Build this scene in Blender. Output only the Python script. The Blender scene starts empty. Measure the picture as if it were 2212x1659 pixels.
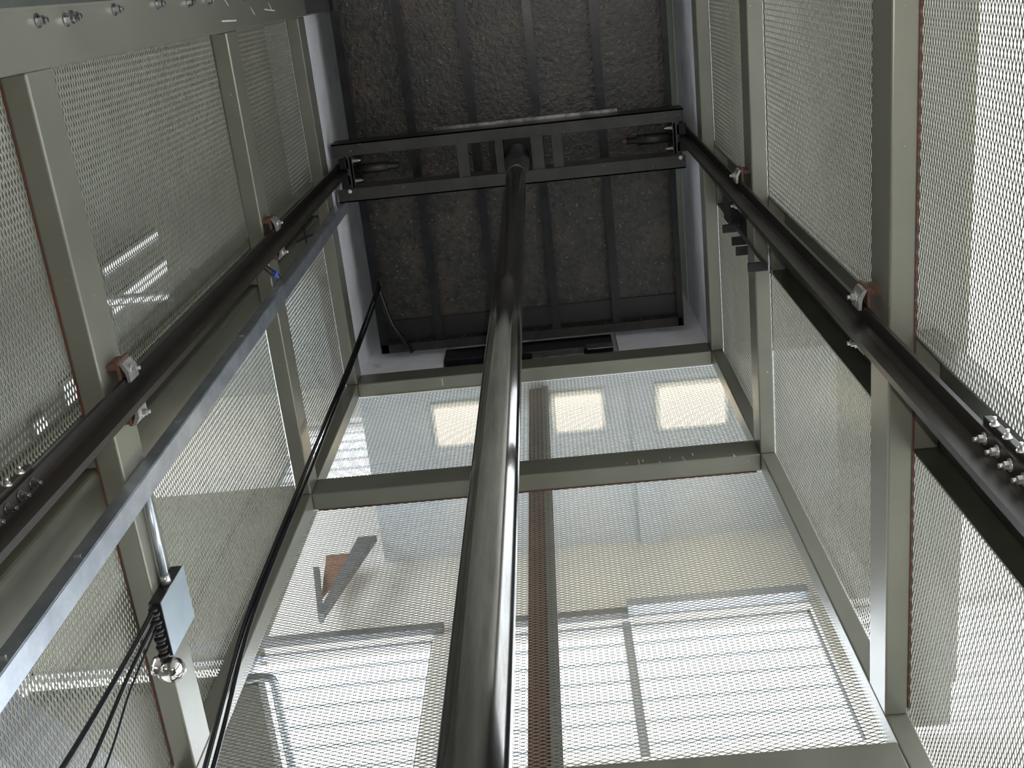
import bpy, bmesh, math, random
import numpy as np
from mathutils import Vector, Matrix

random.seed(7)
S = bpy.context.scene
COL = S.collection

# ------------------------------------------------------------------ camera
F_PX = 2436.4
A, B, C_ = -0.35151320, -0.01565982, 0.10494642
def _R(ax, t): return Matrix.Rotation(t, 3, ax)
Mx = _R('Z', C_) @ _R('Y', B) @ _R('X', A)
base = Matrix(((1, 0, 0), (0, -1, 0), (0, 0, 1)))            # columns: right, up, forward
M = Mx @ base
cam_d = bpy.data.cameras.new('camera')
cam = bpy.data.objects.new('camera', cam_d)
COL.objects.link(cam)
r, u, f = M.col[0], M.col[1], M.col[2]
m4 = Matrix.Identity(4)
for i in range(3):
    m4[i][0], m4[i][1], m4[i][2] = r[i], u[i], -f[i]
cam.matrix_world = m4
cam_d.sensor_width = 36.0
cam_d.lens = F_PX * 36.0 / 2212.0
cam_d.clip_start = 0.02
cam_d.clip_end = 300
S.camera = cam

# ------------------------------------------------------------------ world, light, exposure
W = bpy.data.worlds.new('sky'); S.world = W
W.use_nodes = True
wn = W.node_tree; wn.nodes.clear()
wo = wn.nodes.new('ShaderNodeOutputWorld'); wb = wn.nodes.new('ShaderNodeBackground')
wb.inputs[0].default_value = (0.88, 0.94, 1.0, 1); wb.inputs[1].default_value = 3.0
wn.links.new(wb.outputs[0], wo.inputs[0])
# the camera's own flash, just above the lens
fl = bpy.data.lights.new('camera_flash', 'SPOT'); fl.energy = 38; fl.shadow_soft_size = 0.012
fl.spot_size = math.radians(75); fl.spot_blend = 0.6; fl.color = (1.0, 0.96, 0.9)
flo = bpy.data.objects.new('camera_flash', fl); COL.objects.link(flo)
fm = m4.copy(); fm.translation = Vector(u) * 0.05 + Vector(r) * 0.03 + Vector(f) * 0.02
flo.matrix_world = fm
S.view_settings.view_transform = 'Standard'; S.view_settings.look = 'None'
S.view_settings.gamma = 1; S.view_settings.exposure = 1.75
S.view_settings.use_curve_mapping = False
S.cycles.use_denoising = True
S.cycles.max_bounces = 8; S.cycles.diffuse_bounces = 4; S.cycles.glossy_bounces = 4
S.cycles.sample_clamp_indirect = 6

# ------------------------------------------------------------------ materials
MAT = {}
def mat(name, col, rough=0.5, metal=0.0, col2=None, scale=8.0, detail=6.0, lo=0.35, hi=0.65,
        bump=0.0, bscale=None, stretch=(1, 1, 1), spots=None, emit=None, spec=0.5, rvar=0.0, extra=None):
    m = bpy.data.materials.new(name); m.use_nodes = True
    nt = m.node_tree; b = nt.nodes['Principled BSDF']
    b.inputs['Roughness'].default_value = rough; b.inputs['Metallic'].default_value = metal
    b.inputs['Specular IOR Level'].default_value = spec
    b.inputs['Base Color'].default_value = (*col, 1)
    tc = nt.nodes.new('ShaderNodeTexCoord'); mp = nt.nodes.new('ShaderNodeMapping')
    mp.inputs['Scale'].default_value = stretch
    nt.links.new(tc.outputs['Object'], mp.inputs[0])
    out = None
    if col2:
        n = nt.nodes.new('ShaderNodeTexNoise'); n.inputs['Scale'].default_value = scale; n.inputs['Detail'].default_value = detail
        n.inputs['Roughness'].default_value = 0.65
        nt.links.new(mp.outputs[0], n.inputs['Vector'])
        rp = nt.nodes.new('ShaderNodeValToRGB')
        rp.color_ramp.elements[0].position = lo; rp.color_ramp.elements[1].position = hi
        rp.color_ramp.elements[0].color = (*col, 1); rp.color_ramp.elements[1].color = (*col2, 1)
        nt.links.new(n.outputs[0], rp.inputs[0]); out = rp.outputs[0]
        if rvar:
            mr = nt.nodes.new('ShaderNodeMapRange'); mr.inputs[3].default_value = rough - rvar; mr.inputs[4].default_value = rough + rvar
            mr.inputs[1].default_value = 0.3; mr.inputs[2].default_value = 0.7
            nt.links.new(n.outputs[0], mr.inputs[0]); nt.links.new(mr.outputs[0], b.inputs['Roughness'])
    for (sc, th, wd, c3) in (spots or []):
        n2 = nt.nodes.new('ShaderNodeTexNoise'); n2.inputs['Scale'].default_value = sc; n2.inputs['Detail'].default_value = 3
        nt.links.new(mp.outputs[0], n2.inputs['Vector'])
        r2 = nt.nodes.new('ShaderNodeMapRange'); r2.inputs[1].default_value = th; r2.inputs[2].default_value = th + wd
        nt.links.new(n2.outputs[0], r2.inputs[0])
        mx = nt.nodes.new('ShaderNodeMix'); mx.data_type = 'RGBA'
        nt.links.new(r2.outputs[0], mx.inputs['Factor'])
        if out: nt.links.new(out, mx.inputs['A'])
        else: mx.inputs['A'].default_value = (*col, 1)
        mx.inputs['B'].default_value = (*c3, 1); out = mx.outputs['Result']
    if out: nt.links.new(out, b.inputs['Base Color'])
    if bump:
        n3 = nt.nodes.new('ShaderNodeTexNoise'); n3.inputs['Scale'].default_value = bscale or scale * 4; n3.inputs['Detail'].default_value = 4
        nt.links.new(mp.outputs[0], n3.inputs['Vector'])
        bp = nt.nodes.new('ShaderNodeBump'); bp.inputs['Strength'].default_value = bump; bp.inputs['Distance'].default_value = 0.004
        nt.links.new(n3.outputs[0], bp.inputs['Height']); nt.links.new(bp.outputs[0], b.inputs['Normal'])
    if emit:
        b.inputs['Emission Color'].default_value = (*emit[0], 1); b.inputs['Emission Strength'].default_value = emit[1]
    MAT[name] = m
    return m

mat('olive_steel', (0.176, 0.174, 0.142), 0.33, 0.35, (0.200, 0.198, 0.162), 3, 4, spots=[(70, 0.74, 0.05, (0.5, 0.5, 0.45))], bump=0.04, rvar=0.03)
mat('mesh_steel', (0.215, 0.210, 0.170), 0.28, 0.5, (0.185, 0.18, 0.145), 3, 4)
mat('shadow_channel', (0.035, 0.04, 0.028), 0.35, 0.2, (0.06, 0.06, 0.045), 6, 6)  # shade inside the recess put into a darker steel colour
mat('rail_steel', (0.007, 0.006, 0.005), 0.38, 0.15, (0.018, 0.013, 0.010), 4, 8, stretch=(1, 1, 0.25), spots=[(14, 0.68, 0.08, (0.045, 0.027, 0.016))], bump=0.05, rvar=0.1)
mat('galvanised', (0.40, 0.44, 0.50), 0.36, 0.9, (0.58, 0.62, 0.68), 9, 4)
mat('zinc_clip', (0.62, 0.62, 0.62), 0.28, 0.8, (0.45, 0.44, 0.42), 40, 4)
mat('rust', (0.07, 0.032, 0.020), 0.7, 0.1, (0.13, 0.065, 0.04), 60, 6)
mat('red_primer', (0.10, 0.018, 0.012), 0.6, 0.0, (0.05, 0.035, 0.022), 14, 5)
mat('black_steel', (0.008, 0.009, 0.012), 0.30, 0.3, (0.016, 0.016, 0.02), 12, 5, bump=0.05, rvar=0.03)
mat('sling_steel', (0.022, 0.022, 0.022), 0.45, 0.3, (0.040, 0.037, 0.034), 9, 8, spots=[(38, 0.72, 0.04, (0.35, 0.3, 0.22))], bump=0.1)
mat('car_board', (0.010, 0.010, 0.011), 0.36, 0.0, (0.042, 0.038, 0.035), 22, 14, lo=0.38, hi=0.68,
    spots=[(5, 0.50, 0.25, (0.060, 0.044, 0.032)), (60, 0.64, 0.05, (0.12, 0.11, 0.10)), (34, 0.60, 0.08, (0.008, 0.008, 0.009))], bump=0.7, bscale=45)
mat('shaded_olive', (0.085, 0.085, 0.062), 0.36, 0.3, (0.11, 0.108, 0.08), 3, 4)  # olive steel darkened, the shading of the tube put into its colour
mat('chrome', (0.28, 0.28, 0.275), 0.14, 1.0, (0.16, 0.155, 0.145), 3.5, 6, stretch=(6, 6, 0.5), rvar=0.06)
mat('bright_chrome', (0.75, 0.73, 0.72), 0.10, 1.0)
mat('worn_steel', (0.30, 0.30, 0.31), 0.28, 0.9, (0.10, 0.10, 0.105), 20, 6, stretch=(1, 1, 3))
mat('concrete', (0.82, 0.82, 0.90), 0.8, 0, (0.74, 0.73, 0.78), 7, 8, bump=0.3, spots=[(4, 0.66, 0.12, (0.36, 0.34, 0.34))])
mat('pale_toplit_plaster', (0.60, 0.66, 0.50), 0.8, 0, (0.66, 0.70, 0.56), 5)
mat('cream_plaster', (0.88, 0.86, 0.80), 0.85, 0, (0.84, 0.82, 0.76), 3, 6)
mat('white_ceiling', (0.70, 0.76, 0.80), 0.8, 0, (0.66, 0.72, 0.76), 3)
mat('glass_edge', (0.62, 0.76, 0.90), 0.3, 0.0)
mat('pit_concrete', (0.20, 0.19, 0.17), 0.9, 0, (0.14, 0.135, 0.12), 3, 8)
mat('grey_block', (0.15, 0.16, 0.15), 0.85, 0, (0.20, 0.205, 0.185), 2.5, 8)
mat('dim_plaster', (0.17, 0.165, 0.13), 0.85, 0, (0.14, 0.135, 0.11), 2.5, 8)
mat('near_wall', (0.52, 0.50, 0.45), 0.9, 0, (0.46, 0.44, 0.40), 2.5, 8)
mat('dark_grey', (0.10, 0.105, 0.11), 0.6, 0, (0.14, 0.14, 0.145), 5)
mat('window_frame', (0.36, 0.38, 0.42), 0.4, 0.6)
mat('red_column', (0.085, 0.016, 0.016), 0.5, 0.0, (0.12, 0.03, 0.03), 6, 6)
mat('rubber', (0.008, 0.008, 0.010), 0.25, 0.0)
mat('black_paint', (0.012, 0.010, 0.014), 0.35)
mat('box_face', (0.42, 0.50, 0.56), 0.32, 0.6, (0.36, 0.44, 0.50), 6)
mat('blue_plastic', (0.03, 0.08, 0.5), 0.4)
mat('blue_paint', (0.28, 0.32, 0.46), 0.5, 0.1, (0.24, 0.27, 0.38), 4)
mat('brown_board', (0.28, 0.12, 0.06), 0.7, 0, (0.20, 0.09, 0.05), 8)
mat('ground', (0.55, 0.54, 0.51), 0.9, 0, (0.48, 0.47, 0.45), 2, 8)
mat('warm_glow', (0.9, 0.85, 0.7), 0.4, 0, emit=((1.0, 0.80, 0.52), 1.6))
mat('lit_glass', (0.7, 0.8, 0.85), 0.3, 0, emit=((0.85, 0.95, 1.0), 0.8))
mat('marker', (0.01, 0.01, 0.01), 0.8)
mat('chalk', (0.55, 0.55, 0.48), 0.9)

# ------------------------------------------------------------------ mesh builder
class MB:
    def __init__(s): s.bm = bmesh.new()
    def box(s, x0, x1, y0, y1, z0, z1, bev=0.0, seg=2):
        x0, x1 = min(x0, x1), max(x0, x1); y0, y1 = min(y0, y1), max(y0, y1); z0, z1 = min(z0, z1), max(z0, z1)
        t = bmesh.new()
        bmesh.ops.create_cube(t, size=1)
        for v in t.verts:
            v.co = Vector((x0 + (v.co.x + .5) * (x1 - x0), y0 + (v.co.y + .5) * (y1 - y0), z0 + (v.co.z + .5) * (z1 - z0)))
        if bev: bmesh.ops.bevel(t, geom=t.edges[:], offset=bev, segments=seg, affect='EDGES', profile=0.5)
        s._add(t); return s
    def _add(s, t):
        me = bpy.data.meshes.new('t'); t.to_mesh(me); t.free(); s.bm.from_mesh(me); bpy.data.meshes.remove(me)
    def cyl(s, p0, p1, r0, r1=None, n=24, smooth=True, caps=True):
        p0, p1 = Vector(p0), Vector(p1); r1 = r0 if r1 is None else r1
        t = bmesh.new()
        bmesh.ops.create_cone(t, cap_ends=caps, segments=n, radius1=r0, radius2=r1, depth=(p1 - p0).length)
        q = Vector((0, 0, 1)).rotation_difference(p1 - p0).to_matrix().to_4x4()
        q.translation = (p0 + p1) / 2
        t.transform(q)
        if smooth:
            for fc in t.faces:
                if len(fc.verts) == 4: fc.smooth = True
        s._add(t); return s
    def lathe(s, c, axis, prof, n=32):
        ax = Vector(axis).normalized(); q = Vector((0, 0, 1)).rotation_difference(ax)
        rings = []
        for (rr, h) in prof:
            rings.append([s.bm.verts.new(Vector(c) + q @ Vector((rr * math.cos(2 * math.pi * i / n), rr * math.sin(2 * math.pi * i / n), h))) for i in range(n)])
        for a, b in zip(rings, rings[1:]):
            for i in range(n):
                fc = s.bm.faces.new((a[i], a[(i + 1) % n], b[(i + 1) % n], b[i])); fc.smooth = True
        for rg in (rings[0], rings[-1]):
            try: s.bm.faces.new(rg)
            except Exception: pass
        bmesh.ops.recalc_face_normals(s.bm, faces=s.bm.faces[:])
        return s
    def poly(s, pts, vec):
        """extrude polygon pts along vec"""
        v = Vector(vec)
        a = [s.bm.verts.new(Vector(p)) for p in pts]; b = [s.bm.verts.new(Vector(p) + v) for p in pts]
        n = len(a)
        s.bm.faces.new(a); s.bm.faces.new(b[::-1])
        for i in range(n): s.bm.faces.new((a[i], a[(i + 1) % n], b[(i + 1) % n], b[i]))
        bmesh.ops.recalc_face_normals(s.bm, faces=s.bm.faces[:])
        return s
    def tube(s, pts, r, n=10):
        P = [Vector(p) for p in pts]
        # smooth the path
        Q = []
        for i in range(len(P) - 1):
            p0 = P[max(i - 1, 0)]; p1 = P[i]; p2 = P[i + 1]; p3 = P[min(i + 2, len(P) - 1)]
            for k in range(8):
                t = k / 8
                Q.append(0.5 * ((2 * p1) + (-p0 + p2) * t + (2 * p0 - 5 * p1 + 4 * p2 - p3) * t * t + (-p0 + 3 * p1 - 3 * p2 + p3) * t ** 3))
        Q.append(P[-1])
        rings = []; ref = Vector((0.3, 0.2, 0.9)).normalized()
        for i, p in enumerate(Q):
            d = (Q[min(i + 1, len(Q) - 1)] - Q[max(i - 1, 0)]).normalized()
            if abs(d.dot(ref)) > 0.98: ref = Vector((1, 0, 0))
            a = d.cross(ref).normalized(); b = d.cross(a); 
            rings.append([s.bm.verts.new(p + r * (math.cos(2 * math.pi * k / n) * a + math.sin(2 * math.pi * k / n) * b)) for k in range(n)])
        for a, b in zip(rings, rings[1:]):
            for k in range(n):
                fc = s.bm.faces.new((a[k], a[(k + 1) % n], b[(k + 1) % n], b[k])); fc.smooth = True
        s.bm.faces.new(rings[0]); s.bm.faces.new(rings[-1])
        bmesh.ops.recalc_face_normals(s.bm, faces=s.bm.faces[:])
        return s
    def build(s, name, m, parent=None):
        me = bpy.data.meshes.new(name); s.bm.to_mesh(me); s.bm.free()
        me.materials.append(MAT[m])
        o = bpy.data.objects.new(name, me); COL.objects.link(o)
        if parent is not None:
            o.parent = parent; o.matrix_parent_inverse = Matrix.Translation(-parent.location)
        return o

def tag(o, label=None, cat=None, group=None, kind=None):
    if label: o['label'] = label
    if cat: o['category'] = cat
    if group: o['group'] = group
    if kind: o['kind'] = kind
    return o
def thing(name, loc, label=None, cat=None, group=None, kind=None):
    o = bpy.data.objects.new(name, None); COL.objects.link(o); o.location = loc; o.empty_display_size = .1
    return tag(o, label, cat, group, kind)
def struct(name, mb, m, parent=None):
    o = mb.build(name, m, parent)
    if parent is None: o['kind'] = 'structure'
    return o
def bolt(p, axis, r=0.011, h=0.012):
    mb = MB(); p = Vector(p); a = Vector(axis).normalized()
    mb.cyl(p, p + a * 0.003, r * 1.45, n=20)                      # washer
    mb.cyl(p + a * 0.003, p + a * (0.003 + h), r, n=6, smooth=False)
    mb.cyl(p + a * (0.003 + h), p + a * (0.012 + h), r * 0.55, n=12)
    return mb

# ------------------------------------------------------------------ shaft numbers
XL, XR, YF = -1.195, 0.805, 2.087
D, DF, H = 0.0655, 0.083, 0.161
XLM, XRM, YM = XL - D, XR + D, YF + DF
Z = [2.703, 4.553, 5.979]
YN = 0.10            # near posts' far face
C0, C1 = 0.955, 1.271   # recess of the rail channels

# ------------------------------------------------------------------ frame: posts and beams
def beam(name, b, label, cat, seam=None, m='olive_steel'):
    c = ((b[0] + b[1]) / 2, (b[2] + b[3]) / 2, b[4])
    t = thing(name, c, label, cat, 'steel %ss of the shaft frame' % cat)
    MB().box(*b, bev=0.006, seg=3).build('tube', m, t)
    if seam:
        for sb in seam: tag(MB().box(*sb).build('weld_seam', 'red_primer', t), 'dark red weld seam')
    return t
ZT = 6.14
tpost = beam('steel_post', (XLM, XL, YF, YM, 1.0, ZT), 'olive steel corner post of the far left shaft corner, cables hanging in front', 'post')
beam('steel_post', (XR, XRM, YF, YM, 1.0, ZT), 'olive steel corner post of the far right shaft corner, bright sky reflection on its side', 'post')
nearpost = beam('steel_post', (XLM - .03, XL + .004, -0.045, YN, 1.0, ZT + .1), 'wide bolted steel post crossing the upper left corner', 'post')
beam('steel_post', (XR - .004, XRM + .03, -0.045, YN, 1.0, ZT), 'near right steel post of the shaft, beside the mesh', 'post')
lab = ['lowest steel beam along the %s mesh wall%s', 'middle steel beam along the %s mesh wall', 'top steel beam along the %s wall, just under the white concrete']
LB = []
for i, z in enumerate(Z):
    seamL = [(XLM - .002, XLM + .003, YN + .02, YF - .02, z - .003, z + .002)] if i == 0 else None
    seamR = [(XRM - .003, XRM + .002, YN + .02, YF - .02, z - .003, z + .002)] if i == 0 else None
    LB.append(beam('steel_beam', (XLM, XL, YN, YF, z, z + H), (lab[i] % ('left', ', with conduit and switch box')) if i == 0 else lab[i] % 'left', 'beam', seamL))
    beam('steel_beam', (XRM, XR, YN, YF, z, z + H), (lab[i] % ('right', ', lit blue on its inner side')) if i == 0 else lab[i] % 'right', 'beam', seamR)
beam('steel_beam', (XL, XR, YF, YM, 2.43, 2.592), 'dusty steel beam of the far wall at the bottom edge of the photo', 'beam')
tb = beam('steel_beam', (XL, XR, YF, YM, Z[1], Z[1] + H), 'middle horizontal steel beam across the far mesh wall', 'beam', [(XL + .02, XR - .02, YM - .004, YM + .001, Z[1] - .003, Z[1] + .001)])
# paint runs and scratches on it
for k in range(9):
    x = random.uniform(0.2, 0.7); z0 = Z[1] + random.uniform(0.0, .05)
    MB().box(x, x + random.uniform(.002, .006), YF - .0006, YF + .001, z0, z0 + random.uniform(.01, .06)).build('paint_scratch', 'chalk', tb)
ts = beam('steel_beam', (XL, XR, YF, YM, Z[2], Z[2] + H), 'top horizontal steel beam of the far wall, weld line along its lower edge', 'beam')
tag(MB().box(XL + .1, -.25, YM - .006, YM + .002, Z[2] - .005, Z[2] + .002).build('weld_bead', 'chalk', ts), 'pale weld bead')
tag(MB().box(-.715, -.711, YF + .01, YF + .055, Z[2] - .0008, Z[2] + .001).build('chalk_mark', 'chalk', ts), 'short chalk mark')
# bolts of the near left post
for z, y in ((2.828, -.011), (3.0, -.006), (3.045, -.012), (3.365, -.02), (3.76, -.025), (4.1, -.02), (4.35, -.02), (4.62, -.025), (4.9, -.02)):
    tag(bolt((XL + .004, y, z), (1, 0, 0), .012, .014).build('bolt', 'worn_steel', nearpost), 'dark steel bolt head')
struct('trim_8', MB().box(-1.36, -1.085, -.12, .092, 6.20, 6.32), 'black_steel')
for (y, z, dy, dz) in ((.055, 4.50, .006, .22), (.02, 5.0, .03, .05), (.035, 5.25, .012, .2), (.01, 5.35, .03, .04), (-.02, 4.6, .02, .04)):
    MB().poly([(XL + .0045, y, z), (XL + .0045, y + .006, z), (XL + .0045, y + dy + .006, z + dz), (XL + .0045, y + dy, z + dz)], (.0008, 0, 0)).build('chalk_mark', 'chalk', nearpost)
# small weld seam details on the left beams
for (y, z) in ((1.13, 2.705),):
    pass

# ------------------------------------------------------------------ rail channels in the side walls
def channel(side, label):
    s = -1 if side == 'L' else 1
    xi = XLM if side == 'L' else XRM
    xo = xi + s * 0.065
    t = thing('steel_channel', (xi, (C0 + C1) / 2, 1.0), label, 'channel')
    c1 = 1.115 if side == 'L' else C1
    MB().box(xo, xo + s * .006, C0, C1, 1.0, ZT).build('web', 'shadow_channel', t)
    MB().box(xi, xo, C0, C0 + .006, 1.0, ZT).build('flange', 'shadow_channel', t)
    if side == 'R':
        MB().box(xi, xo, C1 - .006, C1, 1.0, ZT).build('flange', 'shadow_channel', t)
    for z in Z:
        MB().box(xi, xo, C0 + .006, c1 - .006, z, z + H, bev=.003).build('stiffener_plate', 'olive_steel', t)
    return t
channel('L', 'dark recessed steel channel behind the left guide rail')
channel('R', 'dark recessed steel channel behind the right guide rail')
t = thing('square_tube_post', (XLM - .06, 1.19, 1.0), 'olive square tube upright between left guide rail and bright galvanised strip', 'post')
MB().box(XLM - .058, XLM, 1.112, C1 + .01, 1.0, ZT, bev=.018, seg=4).build('tube', 'shaded_olive', t)
# black cross on that post
t2 = thing('painted_cross', (XLM, 1.16, 5.1)); bpy.data.objects.remove(t2)
def on_x(X, y, z): return (X, y, z)
mb = MB(); mb.poly([(XLM + .0002, 1.09, 5.585), (XLM + .0002, 1.20, 5.585), (XLM + .0002, 1.20, 5.615), (XLM + .0002, 1.09, 5.615)], (.001, 0, 0)); mb.poly([(XLM + .0002, 1.112, 5.40), (XLM + .0002, 1.126, 5.40), (XLM + .0002, 1.178, 5.80), (XLM + .0002, 1.164, 5.80)], (.001, 0, 0))
tag(mb.build('cross_mark', 'marker', t), 'black painted cross')

# ------------------------------------------------------------------ expanded metal panels
def expanded(label, plane, c, a0, a1, z0, z1, tilt, LW=0.040, SW=0.0172, w=0.0032, th=0.0013, name='mesh_panel'):
    """plane 'x' : panel at x=c spanning y a0..a1 ; plane 'y' : panel at y=c spanning x a0..a1. rows run along a."""
    nrow = int((z1 - z0) / (SW / 2)); nseg = int(math.ceil((a1 - a0) / (LW / 2)))
    j = np.arange(nrow + 1)[:, None]; k = np.arange(nseg + 1)[None, :]
    aa = np.minimum(a0 + k * (LW / 2), a1) + 0 * j
    zz = z0 + j * (SW / 2) + np.where((j + k) % 2 == 0, 1, -1) * (SW / 4 - th * .3)
    # cross-section: width vector in (n, z) plane
    wn_, wz = math.sin(tilt), math.cos(tilt)
    offs = []
    for sw, st in ((1, 1), (1, -1), (-1, -1), (-1, 1)):
        offs.append((sw * w / 2 * wn_ - st * th / 2 * wz, sw * w / 2 * wz + st * th / 2 * wn_))
    V = np.zeros((nrow + 1, nseg + 1, 4, 3))
    for q, (dn, dz) in enumerate(offs):
        if plane == 'x': V[:, :, q, 0] = c + dn; V[:, :, q, 1] = aa
        else: V[:, :, q, 1] = c + dn; V[:, :, q, 0] = aa
        V[:, :, q, 2] = zz + dz
    idx = np.arange(V.shape[0] * V.shape[1] * 4).reshape(V.shape[0], V.shape[1], 4)
    Fc = []
    for q in range(4):
        q2 = (q + 1) % 4
        Fc.append(np.stack([idx[:, :-1, q], idx[:, 1:, q], idx[:, 1:, q2], idx[:, :-1, q2]], -1).reshape(-1, 4))
    Fc = np.concatenate(Fc)
    if plane == 'y': Fc = Fc[:, ::-1]
    me = bpy.data.meshes.new(name)
    me.vertices.add(V.size // 3); me.vertices.foreach_set('co', V.reshape(-1).astype(np.float32))
    me.loops.add(Fc.size); me.loops.foreach_set('vertex_index', Fc.reshape(-1).astype(np.int32))
    me.polygons.add(len(Fc)); me.polygons.foreach_set('loop_start', np.arange(0, Fc.size, 4, dtype=np.int32))
    me.update(calc_edges=True)
    me.materials.append(MAT['mesh_steel'])
    o = bpy.data.objects.new(name, me); COL.objects.link(o)
    tag(o, label, 'mesh panel', 'expanded metal panels of the shaft')
    return o
lv = [(1.15, Z[0] + .004, 'lowest'), (Z[0] + H - .006, Z[1] + .004, 'middle'), (Z[1] + H - .006, Z[2] + .004, 'top')]
ALLP = []
for (z0, z1, nm) in lv:
    for side, X, s in (('left', XLM - .003, 1), ('right', XRM + .003, -1)):
        tl = 0.95 * s * (1 if side == 'left' else -1)
        # tilt sign: left panel strands face the lens, right ones lean with the view
        for a0, a1, wh in ((YN, C0, 'near'), (C1 + (.01 if side == 'left' else 0), YM, 'far')):
            txt = '%s expanded metal panel of the %s wall, %s side of the guide rail' % (nm, side, 'camera' if wh == 'near' else 'far')
            ALLP.append(expanded(txt, 'x', X, a0, a1, z0, z1, {'lowest': .30, 'middle': .16, 'top': .1}[nm] if side == 'left' else {'lowest': .06, 'middle': -.05, 'top': -.05}[nm], w={'lowest': .0044, 'middle': .0042, 'top': .0036}[nm]))
expanded('lower expanded metal panel of the far wall, in front of the bright louvred windows', 'y', YM + .003, XLM, XRM, 2.585, Z[1] + .004, 0.25, w=.0036, th=.0014)
expanded('upper expanded metal panel of the far wall, added warm glow panels behind it', 'y', YM + .003, XLM, XRM, Z[1] + H - .006, Z[2] + .004, 0.0, w=.0036, th=.0014)

# ------------------------------------------------------------------ guide rails
XC = -0.195
def rail(side, label):
    s = -1 if side == 'L' else 1
    xb = XC + s * 0.955          # front of base
    t = thing('guide_rail', (xb, .93, 0.6), label, 'guide rail', 'lift guide rails')
    pts = [(xb, .885), (xb + s * .010, .885), (xb + s * .010, .975), (xb, .975), (xb, .941), (xb - s * .018, .939), (xb - s * .020, .941), (xb - s * .052, .941), (xb - s * .052, .923), (xb - s * .020, .923), (xb - s * .018, .925), (xb, .923)]
    MB().poly([(x, y, 0.6) for x, y in pts], (0, 0, 6.6)).build('rail', 'rail_steel', t)
    # fishplate joint
    zc = 1.86 if side == 'R' else 2.06
    fp = MB().box(xb + s * .010, xb + s * .026, .874, .988, zc - .17, zc + .13, bev=.002).build('fishplate', 'rail_steel', t)
    for k in range(4):
        z = zc + .09 - k * .06
        tag(bolt((xb, .903, z), (-s, 0, 0), .0085, .010).build('bolt', 'zinc_clip' if side == 'R' else 'worn_steel', fp), 'bolt head')
        tag(bolt((xb, .96, z), (-s, 0, 0), .0085, .010).build('bolt', 'zinc_clip' if side == 'R' else 'worn_steel', fp), 'bolt head')
        tag(bolt((xb + s * .012, .874, z - .01), (0, -1, 0), .006, .006).build('nut', 'zinc_clip', fp), 'nut')
    return t
rail('L', 'dark oily guide rail running diagonally up the left wall')
rail('R', 'dark oily guide rail running diagonally up the right wall')
def bracket(side, z, label):
    s = -1 if side == 'L' else 1
    xb = XC + s * 0.965; xr = XL if side == 'L' else XR
    t = thing('rail_bracket', (xr, .93, z), label, 'rail bracket', 'guide rail brackets')
    MB().box(xb, xb + s * .010, .838, 1.018, z - .03, z + .05, bev=.002).build('plate', 'rust', t)
    MB().box(xb + s * .010, xr, .845, .86, z - .03, z + .05).build('lug', 'rust', t)
    MB().box(xb + s * .010, xr, 1.0, 1.012, z - .03, z + .05).build('lug', 'rust', t)
    for q, y in ((-1, .868), (1, .992)):
        mb = MB()
        # cranked clip: pads on plate, steps over the rail foot
        mb.poly([(xb, y + q * .024, z - .03), (xb - s * .009, y + q * .024, z - .03), (xb - s * .022, y + q * .004, z - .03), (xb - s * .022, y - q * .028, z - .03),
                 (xb - s * .014, y - q * .028, z - .03), (xb - s * .012, y - q * .002, z - .03)], (0, 0, .065))
        c = mb.build('clip', 'zinc_clip', t)
        bolt((xb - s * .02, y, z + .002), (-s, 0, 0), .010, .010).build('bolt', 'zinc_clip', c)
    return t
bracket('L', 2.78, 'zinc rail clips where the left guide rail meets the lowest beam')
bracket('L', 4.60, 'zinc rail clips where the left guide rail meets the middle beam')
bracket('R', 2.80, 'zinc rail clips where the right guide rail meets the lowest beam')
bracket('R', 4.62, 'zinc rail clips where the right guide rail meets the middle beam')

# galvanised upright beside the left rail
t = thing('galvanised_strut', (XL + .02, 1.19, 1.0), 'bright bluish galvanised strut standing just beyond the left guide rail', 'strut')
mb = MB(); x0, x1 = XL, XL + .046
def strut(ya, yb, x0, x1):
    z0, z1 = 0.9, 6.25
    dy = -0.016
    P = lambda x, y, z: (x, y + dy * (z - 3.0), z)
    b = mb.bm
    v = [b.verts.new(P(*p)) for p in ((x0, ya, z0), (x1, ya, z0), (x1, yb, z0), (x0, yb, z0), (x0, ya, z1), (x1, ya, z1), (x1, yb, z1), (x0, yb, z1))]
    for q in ((3, 2, 1, 0), (4, 5, 6, 7), (0, 1, 5, 4), (1, 2, 6, 5), (2, 3, 7, 6), (3, 0, 4, 7)): b.faces.new([v[i] for i in q])
    bmesh.ops.bevel(b, geom=b.edges[:], offset=.003, segments=2, affect='EDGES')
strut(1.150, 1.214, x0, x1)
mb.build('square_tube', 'galvanised', t)
for z in (1.9, 2.3, 3.1, 3.9):
    MB().box(XL + .015, XL + .03, 1.1445 - .016 * (z - 3), 1.151 - .016 * (z - 3), z, z + .006).build('slot_burr', 'zinc_clip', t)

# ------------------------------------------------------------------ piston
PX, PY = -0.17, 0.96
t = thing('hydraulic_piston', (PX, PY, 0.4), 'long polished hydraulic piston rising through the middle of the shaft', 'piston')
MB().cyl((PX, PY, .3), (PX, PY, 6.1), .050, n=64).build('piston_rod', 'chrome', t)
MB().lathe((PX, PY, 6.02), (0, 0, 1), [(.0503, -.30), (.0508, -.22), (.053, -.15), (.0575, -.09), (.063, -.04), (.066, 0), (.066, .34), (.05, .342)], 48).build('piston_head', 'worn_steel', t)

# ------------------------------------------------------------------ lift car (underside)
car = thing('lift_car', (XC, .9, 6.19), 'black underside of the lift car with ribs and sling beams', 'lift car')
ZB = 6.455
MB().box(-1.09, .695, -.35, 2.045, ZB, ZB + .03).build('floor_board', 'car_board', car)
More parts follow.
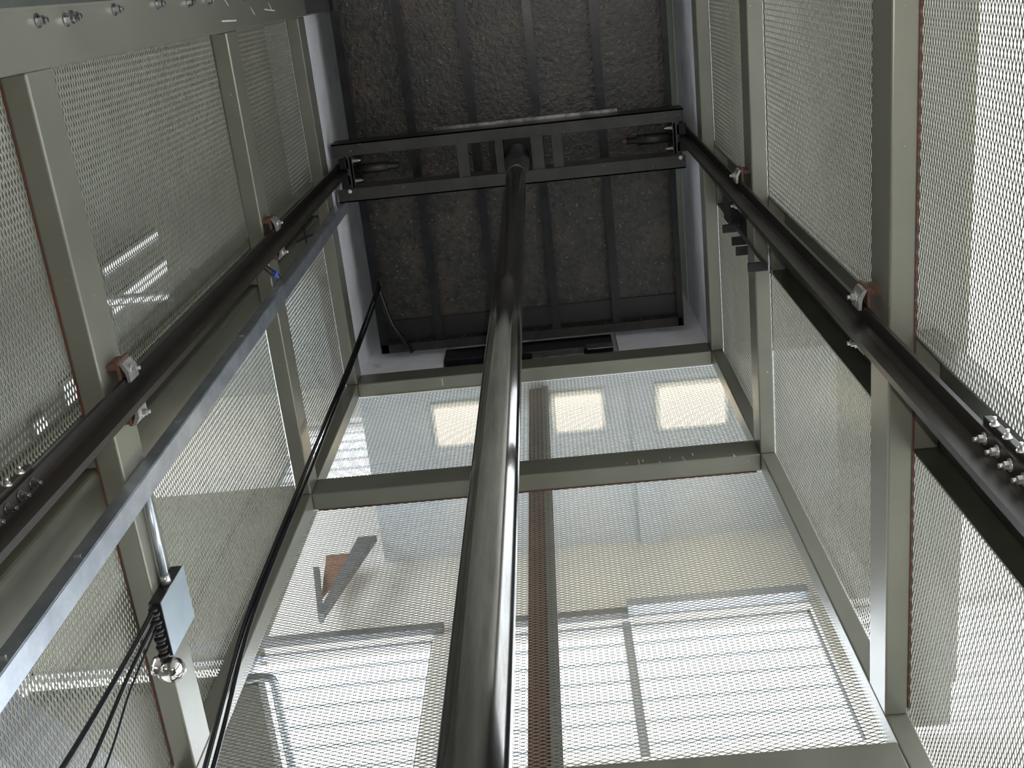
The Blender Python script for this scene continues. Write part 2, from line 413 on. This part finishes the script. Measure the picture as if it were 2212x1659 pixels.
# perimeter angle
MB().box(-1.10, -1.092, -.35, 2.052, 6.385, 6.49).box(-1.092, -1.052, -.35, 2.052, 6.385, 6.392).build('edge_angle', 'black_steel', car)
MB().box(.697, .705, -.35, 2.052, 6.385, 6.49).box(.672, .697, -.35, 2.052, 6.385, 6.392).build('edge_angle', 'black_steel', car)
MB().box(-1.092, .697, 2.044, 2.052, 6.385, 6.49).box(-1.092, .697, 2.0, 2.044, 6.385, 6.392).build('edge_angle', 'sling_steel', car)
for x in (-.745, -.400, -.045, .313):
    MB().box(x - .003, x + .003, -.35, 2.0, 6.40, ZB).box(x - .022, x + .026, -.35, 2.0, 6.395, 6.403).build('floor_joist', 'black_steel', car)
MB().box(-1.05, .67, 1.87, 1.999, 6.440, 6.4545).build('edge_shadow_strip', 'black_paint', car)  # dark strip put in as the shadow along the far board edge
# sling: two channels (open towards each other) with cross plates
def chan(y0, y1, web_first, z0=6.19, z1=6.35, x0=-1.172, x1=.742):
    mb = MB(); t_ = .007
    yw = (y0, y0 + t_) if web_first else (y1 - t_, y1)
    mb.box(x0, x1, *yw, z0, z1); mb.box(x0, x1, y0, y1, z0, z0 + t_); mb.box(x0, x1, y0, y1, z1 - t_, z1)
    return mb
chan(.775, .842, True).build('sling_beam', 'sling_steel', car)
chan(1.022, 1.094, False).build('sling_beam', 'sling_steel', car)
for x0, x1 in ((-.495, -.432), (-.285, -.238), (-.090, -.022), (.024, .083)):
    MB().box(x0, x1, .84, 1.024, 6.196, 6.204 if x0 in (-.495, .024) else 6.32, bev=.002).build('cross_plate', 'sling_steel', car)
MB().box(-.62, .40, .758, .776, 6.352, 6.362).build('top_edge_highlight', 'worn_steel', car)  # bright strip added as the highlight along the front beam's top
MB().box(XC - .13, XC + .17, .84, 1.024, 6.386, 6.44).build('piston_seat', 'black_steel', car)
for s in (-1, 1):
    xe = XC + s * .93
    g = MB().box(xe - s * .02, xe - s * .055, .842, 1.022, 6.20, 6.208).box(xe - s * .04, xe - s * .05, .85, 1.015, 6.2, 6.33)
    # S shaped cheek
    g = g.build('guide_shoe', 'sling_steel', car)
    MB().cyl((xe - s * .30, .93, 6.27), (xe - s * .04, .93, 6.27), .018, n=20).cyl((xe - s * .24, .93, 6.27), (xe - s * .07, .93, 6.27), .028, n=20).build('spring_rod', 'sling_steel', g)
    if s > 0: MB().cyl((xe - s * .33, .93, 6.27), (xe - s * .30, .93, 6.27), .014, n=16).build('rod_tip', 'rust', g)
    for yr, ya, yb in ((.890, .855, .916), (.974, .948, 1.005)):
        MB().cyl((xe - s * .03, yr, 6.25), (xe + s * .022, yr, 6.25), .026, n=24).build('guide_roller', 'black_steel', g)
        MB().box(xe - s * .035, xe + s * .02, ya, yb, 6.20, 6.215, bev=.004).build('roller_plate', 'black_steel', g)
    for y in (.875, .985):
        tag(bolt((xe - s * .055, y, 6.225), (-s, 0, 0), .010, .03).build('bolt', 'zinc_clip', g), 'shiny bolt')
    MB().lathe((xe - s * .02, 1.035, 6.194), (0, 0, -1), [(.008, -.004), (.014, 0), (.011, .004), (.004, .006)], 16).build('grease_patch', 'chalk', g)
# travelling cable bracket under the car corner
br = MB().box(-1.075, -1.035, 1.58, 1.66, 6.36, 6.40, bev=.004).build('cable_bracket', 'black_steel', car)

# ------------------------------------------------------------------ travelling cables and hoses
def cab(name, pts, r, label, cat='cable', group=None):
    o = MB().tube(pts, r).build(name, 'rubber'); tag(o, label, cat, group or ('hoses from the switch box' if cat == 'hose' else 'cables hanging from the car')); return o
def shift(pts, dx, dy, k=0.0):
    n = len(pts)
    return [(x + dx + k * math.sin(i * 2.1), y + dy + k * math.cos(i * 1.7), z) for i, (x, y, z) in enumerate(pts)]
main = [(-1.055, 1.62, 6.345), (-1.085, 1.70, 6.0), (-1.115, 1.80, 5.5), (-1.145, 1.86, 4.95), (-1.135, 1.86, 4.3), (-1.115, 1.855, 3.7), (-1.105, 1.862, 3.1), (-1.06, 1.872, 2.55), (-.99, 1.86, 1.9)]
cab('travelling_cable', main, .008, 'black travelling cable hanging from the car corner down the far left post')
cab('travelling_cable', shift(main, .016, .004, .004), .007, 'thinner black cable twisted beside the hanging travelling cable')
cab('travelling_cable', shift(main, .004, -.018, .003), .0045, 'thin black wire along the hanging cable bundle')
cab('cable_loop', [(-1.052, 1.64, 6.345), (-1.03, 1.75, 6.33), (-1.0, 1.86, 6.32), (-.95, 1.97, 6.345), (-.915, 2.05, 6.372)], .014, 'black corrugated hose looping under the far left car corner')

# ------------------------------------------------------------------ switch box with conduit and hoses on lowest left beam
t = thing('switch_box', (XL, 1.59, 2.66), 'grey-blue switch box fixed to the lowest left beam beside the chrome sensor', 'switch box')
MB().box(XL, XL + .034, 1.500, 1.668, 2.657, 2.862, bev=.001).build('housing', 'black_paint', t)
MB().box(XL + .034, XL + .0365, 1.499, 1.669, 2.656, 2.863).build('cover', 'box_face', t)
mb = MB()
for k in range(12): mb.cyl((XL + .016, 1.508 + k * .013, 2.642), (XL + .016, 1.515 + k * .013, 2.642), .016 if k % 2 else .012, n=16)
tag(mb.build('corrugated_sleeve', 'sling_steel', t), 'pinkish dark corrugated sleeve')
t3 = thing('conduit', (XL + .02, 1.2, 2.75), 'grey metal conduit pipe running along the lowest left beam to the switch box', 'conduit')
MB().cyl((XL + .018, 1.215, 2.775), (XL + .018, 1.485, 2.762), .0115, n=24).build('pipe', 'galvanised', t3)
MB().cyl((XL + .018, 1.472, 2.763), (XL + .018, 1.500, 2.762), .0145, n=24).build('end_fitting', 'zinc_clip', t3)
t4 = thing('sensor_head', (XL + .03, 1.70, 2.64), 'shiny chrome rounded sensor head below the switch box', 'sensor')
MB().lathe((XL + .002, 1.70, 2.645), (1, 0.1, -.15), [(.001, -.002), (.030, -.001), (.034, .008), (.036, .030), (.033, .044), (.024, .055), (.010, .060), (.001, .061)], 36).build('dome', 'bright_chrome', t4)
MB().lathe((XL + .002, 1.66, 2.60), (1, 0.1, -.15), [(.022, -.002), (.027, 0), (.027, .006), (.022, .008)], 28).build('backplate', 'bright_chrome', t4)
MB().cyl((XL + .06, 1.705, 2.637), (XL + .068, 1.706, 2.636), .006, n=12).build('screw', 'zinc_clip', t4)
hs = [((XL + .016, 1.515, 2.64), (XL + .018, 1.520, 2.4), (-1.15, 1.485, 2.0), (-1.14, 1.45, 1.6)),
      ((XL + .016, 1.545, 2.64), (XL + .018, 1.56, 2.4), (-1.15, 1.565, 2.05), (-1.14, 1.56, 1.6)),
      ((XL + .016, 1.565, 2.64), (XL + .018, 1.595, 2.4), (-1.15, 1.625, 2.1), (-1.14, 1.65, 1.6))]
cab('black_hose', hs[0], .0075, 'thickest black hose hanging from the switch box, leftmost of three', 'hose')
cab('black_hose', hs[1], .0060, 'middle of the three black hoses hanging from the switch box', 'hose')
cab('black_hose', hs[2], .0032, 'thinnest black wire hanging from the switch box, right of the two hoses', 'hose')

# small switch with blue collar near middle beam, left
t = thing('cable_gland', (XL, 1.06, 4.5), 'small chrome cable gland with blue collar under the middle left beam', 'cable gland')
MB().tube([(XL + .004, .98, 4.40), (XL + .012, 1.02, 4.46), (XL + .02, 1.06, 4.52)], .011).build('cable', 'rubber', t)
MB().cyl((XL + .02, 1.056, 4.515), (XL + .022, 1.066, 4.53), .0145, n=20).build('collar', 'blue_plastic', t)
mb = MB(); 
for k in range(3): mb.cyl((XL + .022, 1.066 + k * .011, 4.53 + k * .015), (XL + .022, 1.073 + k * .011, 4.54 + k * .015), .018 - .002 * k, n=6, smooth=False)
mb.build('nut', 'bright_chrome', t)

# levelling vanes on the right wall
t = thing('levelling_switch_strip', (.79, 1.13, 4.2), 'thin vertical strip with black sensing tabs beside the right guide rail', 'switch strip')
MB().box(.80, .806, 1.155, 1.175, 4.18, 5.18).build('strip', 'worn_steel', t)
for z, y in ((5.05, 1.17), (4.80, 1.17), (4.70, 1.19), (4.42, 1.19)):
    MB().box(.755, .83, y - .002, y + .035, z, z + .012, bev=.001).build('tab', 'black_paint', t)
MB().box(.785, .83, 1.06, 1.17, 5.02, 5.20, bev=.003).build('mounting_block', 'black_steel', t)
MB().cyl((.80, .99, 4.22), (.80, 1.17, 4.20), .006, n=12).build('stay_rod', 'worn_steel', t)

# ------------------------------------------------------------------ concrete head of the shaft
struct('wall_left', MB().box(XL - .16, XL, YN, YF, ZT, 8.4), 'concrete')
struct('wall_right', MB().box(XR, XR + .16, -.4, YF, ZT, 6.95), 'concrete')
struct('trim_1', MB().box(XR - .004, XR + .16, -.4, YF, 6.95, 8.4), 'pale_toplit_plaster')  # paler upper wall, yellowish light from above put into its colour
mb = MB(); mb.box(XL - .16, -.72, YF, YF + .14, ZT, 8.4); mb.box(.30, XR + .16, YF, YF + .14, ZT, 8.4); mb.box(-.72, .30, YF + .05, YF + .14, ZT, 8.4)
struct('wall_far', mb, 'concrete')
t = thing('door_sill', (-.2, YF, ZT), 'black steel door sill angle in the gap of the far concrete edge', 'sill')
MB().box(-.715, .27, YF - .02, YF + .05, 6.20, 6.40, bev=.002).build('sill_angle', 'black_steel', t)
MB().box(-.60, .40, YF - .035, YF - .022, 6.43, 6.50).build('sill_lip', 'black_paint', t)
MB().box(.12, .27, YF - .024, YF - .019, 6.15, 6.24, bev=.001).build('fixing_plate', 'worn_steel', t)
MB().box(-.2, .1, YF - .004, YF + .03, 6.141, 6.2).build('packing', 'worn_steel', t)

# ------------------------------------------------------------------ surroundings
YW = 3.5
# red-brown steel column outside the far mesh
t = thing('red_steel_column', (-.19, 2.5, -1.2), 'red-brown steel column standing behind the far mesh, right of the piston', 'column')
cx0, cx1, cy = -.245, -.142, 2.36
mb = MB(); mb.box(cx0, cx1, cy, cy + .010, -1.2, 6.46); mb.box(cx0, cx1, cy + .14, cy + .15, -1.2, 6.46); mb.box((cx0 + cx1) / 2 - .005, (cx0 + cx1) / 2 + .005, cy + .01, cy + .14, -1.2, 6.46)
mb.build('i_section', 'red_column', t)
MB().box(cx1 - .028, cx1 + .012, cy - .012, cy, -1.2, 6.46).build('grey_cover_strip', 'dark_grey', t)

# far wall with openings
WX0, WX1 = -4.2, 2.8
mb = MB()
mb.box(WX0, WX1, YW, YW + .12, -1.2, 4.37)
mb.box(-.909, -.806, YW, YW + .12, 4.37, 5.58)
mb.box(1.235, 1.42, YW, YW + .12, 4.37, 5.58)
mb.box(-3.45, -3.3, YW, YW + .12, 4.37, 5.58)
mb.box(-1.9, WX1, YW, YW + .12, 5.58, 7.83)
mb.box(WX0, -2.35, YW, YW + .12, 7.83, 9.15); mb.box(-1.58, WX1, YW, YW + .12, 7.83, 9.15); mb.box(WX0, WX1, YW, YW + .12, 9.15, 10)
struct('wall_outer_far', mb, 'cream_plaster')
struct('wall_outer_far_left', MB().box(WX0, -1.9, YW, YW + .12, 5.58, 7.83), 'dim_plaster')  # same far wall, its dimness put into darker plaster
def window(name, x0, x1, z0, z1, rows, mulls=()):
    t = thing(name, ((x0 + x1) / 2, YW, z0), kind='structure')
    mb = MB(); e = .018
    mb.box(x0, x0 + e, YW + .05, YW + .08, z0, z1); mb.box(x1 - e, x1, YW + .05, YW + .08, z0, z1); mb.box(x0, x1, YW + .05, YW + .08, z0, z0 + e); mb.box(x0, x1, YW + .05, YW + .08, z1 - e, z1)
    for mx in mulls: mb.box(mx - .024, mx + .024, YW + .03, YW + .09, z0, z1)
    mb.build('window_frame', 'window_frame', t)
    g = MB()
    for k in range(rows):
        z = z0 + (k + 1) * (z1 - z0) / (rows + 1)
        g.box(x0, x1, YW + .055, YW + .075, z - .004, z + .004)
    g.build('glazing_bars', 'glass_edge', t)
window('window_1', -.806, 1.235, 4.37, 5.58, 6, (.195,))
window('window_2', -3.3, -.909, 4.37, 5.58, 6, (-1.95,))
window('window_3', 1.42, 2.8, 4.37, 5.58, 6)
window('window_4', -2.35, -1.58, 7.83, 9.15, 6)
struct('trim_2', MB().box(.21, 1.235, YW - .07, YW, 5.59, 5.665), 'window_frame')
struct('trim_3', MB().box(-.80, .21, YW - .04, YW, 5.57, 5.63), 'dark_grey')
struct('trim_4', MB().box(-2.6, -.85, YW - .04, YW, 5.57, 5.63), 'dark_grey')
# landing ceiling beyond the far mesh
struct('ceiling', MB().box(-1.30, 2.4, 2.30, YW, 6.48, 6.60).box(-1.28, 2.4, 2.26, 2.36, 6.38, 6.60), 'white_ceiling')
struct('trim_5', MB().box(.36, .50, 2.36, YW, 6.43, 6.48), 'white_ceiling')
for (x0, x1, y0, y1, lb) in ((-.86, -.42, 2.44, 2.72, 'glowing panel added as a warm light patch behind the far mesh, left of the piston'), (-.12, .2, 2.44, 2.70, 'glowing panel added as a warm light patch behind the far mesh, just right of the red column'),
                             (.52, .95, 2.44, 2.74, 'glowing panel added as a warm light patch behind the far mesh, rightmost')):
    t = thing('warm_patch_panel', ((x0 + x1) / 2, (y0 + y1) / 2, 6.44), lb, 'glow panel', 'added glow panels of the landing')
    MB().box(x0 - .01, x1 + .01, y0 - .01, y1 + .01, 6.462, 6.48, bev=.006).build('frame', 'white_ceiling', t)  # frame of the added glow panel
    MB().box(x0 + .02, x1 - .02, y0 + .02, y1 - .02, 6.435, 6.456, bev=.008).build('glow_slab', 'warm_glow', t)  # glowing panels added in place of warm light patches on the ceiling

# floor slabs and outer walls
struct('ground', MB().box(-25, 25, -25, 25, -1.3, -1.2), 'ground')
struct('wall_pit_left', MB().box(-1.42, -1.27, -.5, 2.4, -1.2, 1.1), 'pit_concrete')
struct('wall_pit_right', MB().box(.90, 1.05, -.5, 2.4, -1.2, 1.1), 'pit_concrete')
struct('wall_pit_far', MB().box(-1.27, .90, 2.25, 2.4, -1.2, 1.1), 'pit_concrete')
struct('wall_near_blocker', MB().box(-2.3, 1.62, -.5, -.36, -1.2, 10), 'near_wall')  # wall added to block light coming from behind the camera
struct('floor', MB().box(-1.5, 1.1, -.3, 2.4, -1.2, -1.15), 'ground')
struct('trim_6', MB().box(XRM + .02, 1.005, YN, YM, 2.75, 2.90), 'grey_block')
struct('wall_outer_right', MB().box(1.62, 1.76, -3, YW, 4.75, 10), 'dim_plaster')
struct('wall_outer_left', MB().box(-2.45, -2.30, -3, 2.3, -1.2, 10), 'grey_block')
struct('roof', MB().box(-4.2, 2.8, -3, 3.62, 10, 10.15), 'white_ceiling')
struct('wall_outer_stair', MB().box(-4.3, -4.2, 2.0, 3.62, -1.2, 10), 'grey_block')

# landing slab, handrail and bracket beyond the far mesh
struct('trim_7', MB().box(-2.2, -1.278, 2.42, 3.42, 3.6, 3.68), 'grey_block')
t = thing('handrail', (-1.215, 2.42, 3.6), 'grey tubular handrail end seen through the lower left of the far mesh', 'handrail')
MB().tube([(-1.33, 2.40, 3.61), (-1.25, 2.395, 3.61), (-1.217, 2.42, 3.605), (-1.215, 2.55, 3.6), (-1.215, 2.9, 3.6), (-1.215, 3.45, 3.6)], .017).build('tube', 'galvanised', t)
t = thing('steel_bracket', (-1.5, 3.3, 5.6), 'dark V-shaped steel bracket behind the far mesh near the left corner', 'bracket')
MB().poly([(-1.33, 3.30, 6.48), (-1.45, 3.30, 6.48), (-1.55, 3.30, 5.57), (-1.515, 3.30, 5.57)], (0, .04, 0)).build('arm', 'dark_grey', t)
MB().poly([(-1.66, 3.34, 6.2), (-1.70, 3.34, 6.2), (-1.56, 3.34, 5.6), (-1.53, 3.34, 5.6)], (0, .04, 0)).build('arm', 'dark_grey', t)
MB().poly([(-1.44, 3.38, 6.42), (-1.66, 3.38, 6.42), (-1.60, 3.38, 5.9)], (0, .02, 0)).build('infill_board', 'brown_board', t)

# staircase outside the left mesh
t = thing('staircase', (-1.5, 1.2, 2.1), 'blue-painted stair stringer with treads outside the lower left mesh', 'staircase')
def sl(y): return 2.44 + (y - 1.596) * .75
MB().poly([(-1.50, .9, sl(.9)), (-1.50, 2.7, sl(2.7)), (-1.50, 2.7, sl(2.7) - .22), (-1.50, .9, sl(.9) - .22)], (-.03, 0, 0)).build('stringer', 'blue_paint', t)
for k in range(7):
    y = 1.0 + k * .25
    MB().box(-2.25, -1.53, y, y + .25, sl(y) - .06, sl(y) - .02).build('tread', 'dark_grey', t)

# small lit windows in the grey wall on the left
def lit(y0, y1, z0, z1, n):
    t = thing(n, (-2.3, (y0 + y1) / 2, z0), kind='structure')
    MB().box(-2.302, -2.28, y0 - .02, y1 + .02, z0 - .02, z1 + .02).build('window_frame', 'window_frame', t)
    MB().box(-2.281, -2.275, y0, y1, z0, z1).build('pane', 'lit_glass', t)
lit(1.36, 1.42, 5.5, 6.4, 'window_5')
lit(1.18, 1.215, 5.5, 6.35, 'window_6')
lit(1.54, 1.68, 4.76, 4.93, 'window_7')
lit(1.59, 1.71, 4.42, 4.52, 'window_9')
t = thing('batten_lamp', (-2.1, 1.31, 5.33), 'thin bright batten lamp glowing behind the left mesh, above the left guide rail', 'lamp')
MB().box(-2.30, -1.90, 1.285, 1.335, 5.32, 5.36, bev=.004).build('housing', 'window_frame', t)
MB().cyl((-2.26, 1.31, 5.312), (-1.92, 1.31, 5.312), .011).build('tube', 'lit_glass', t)
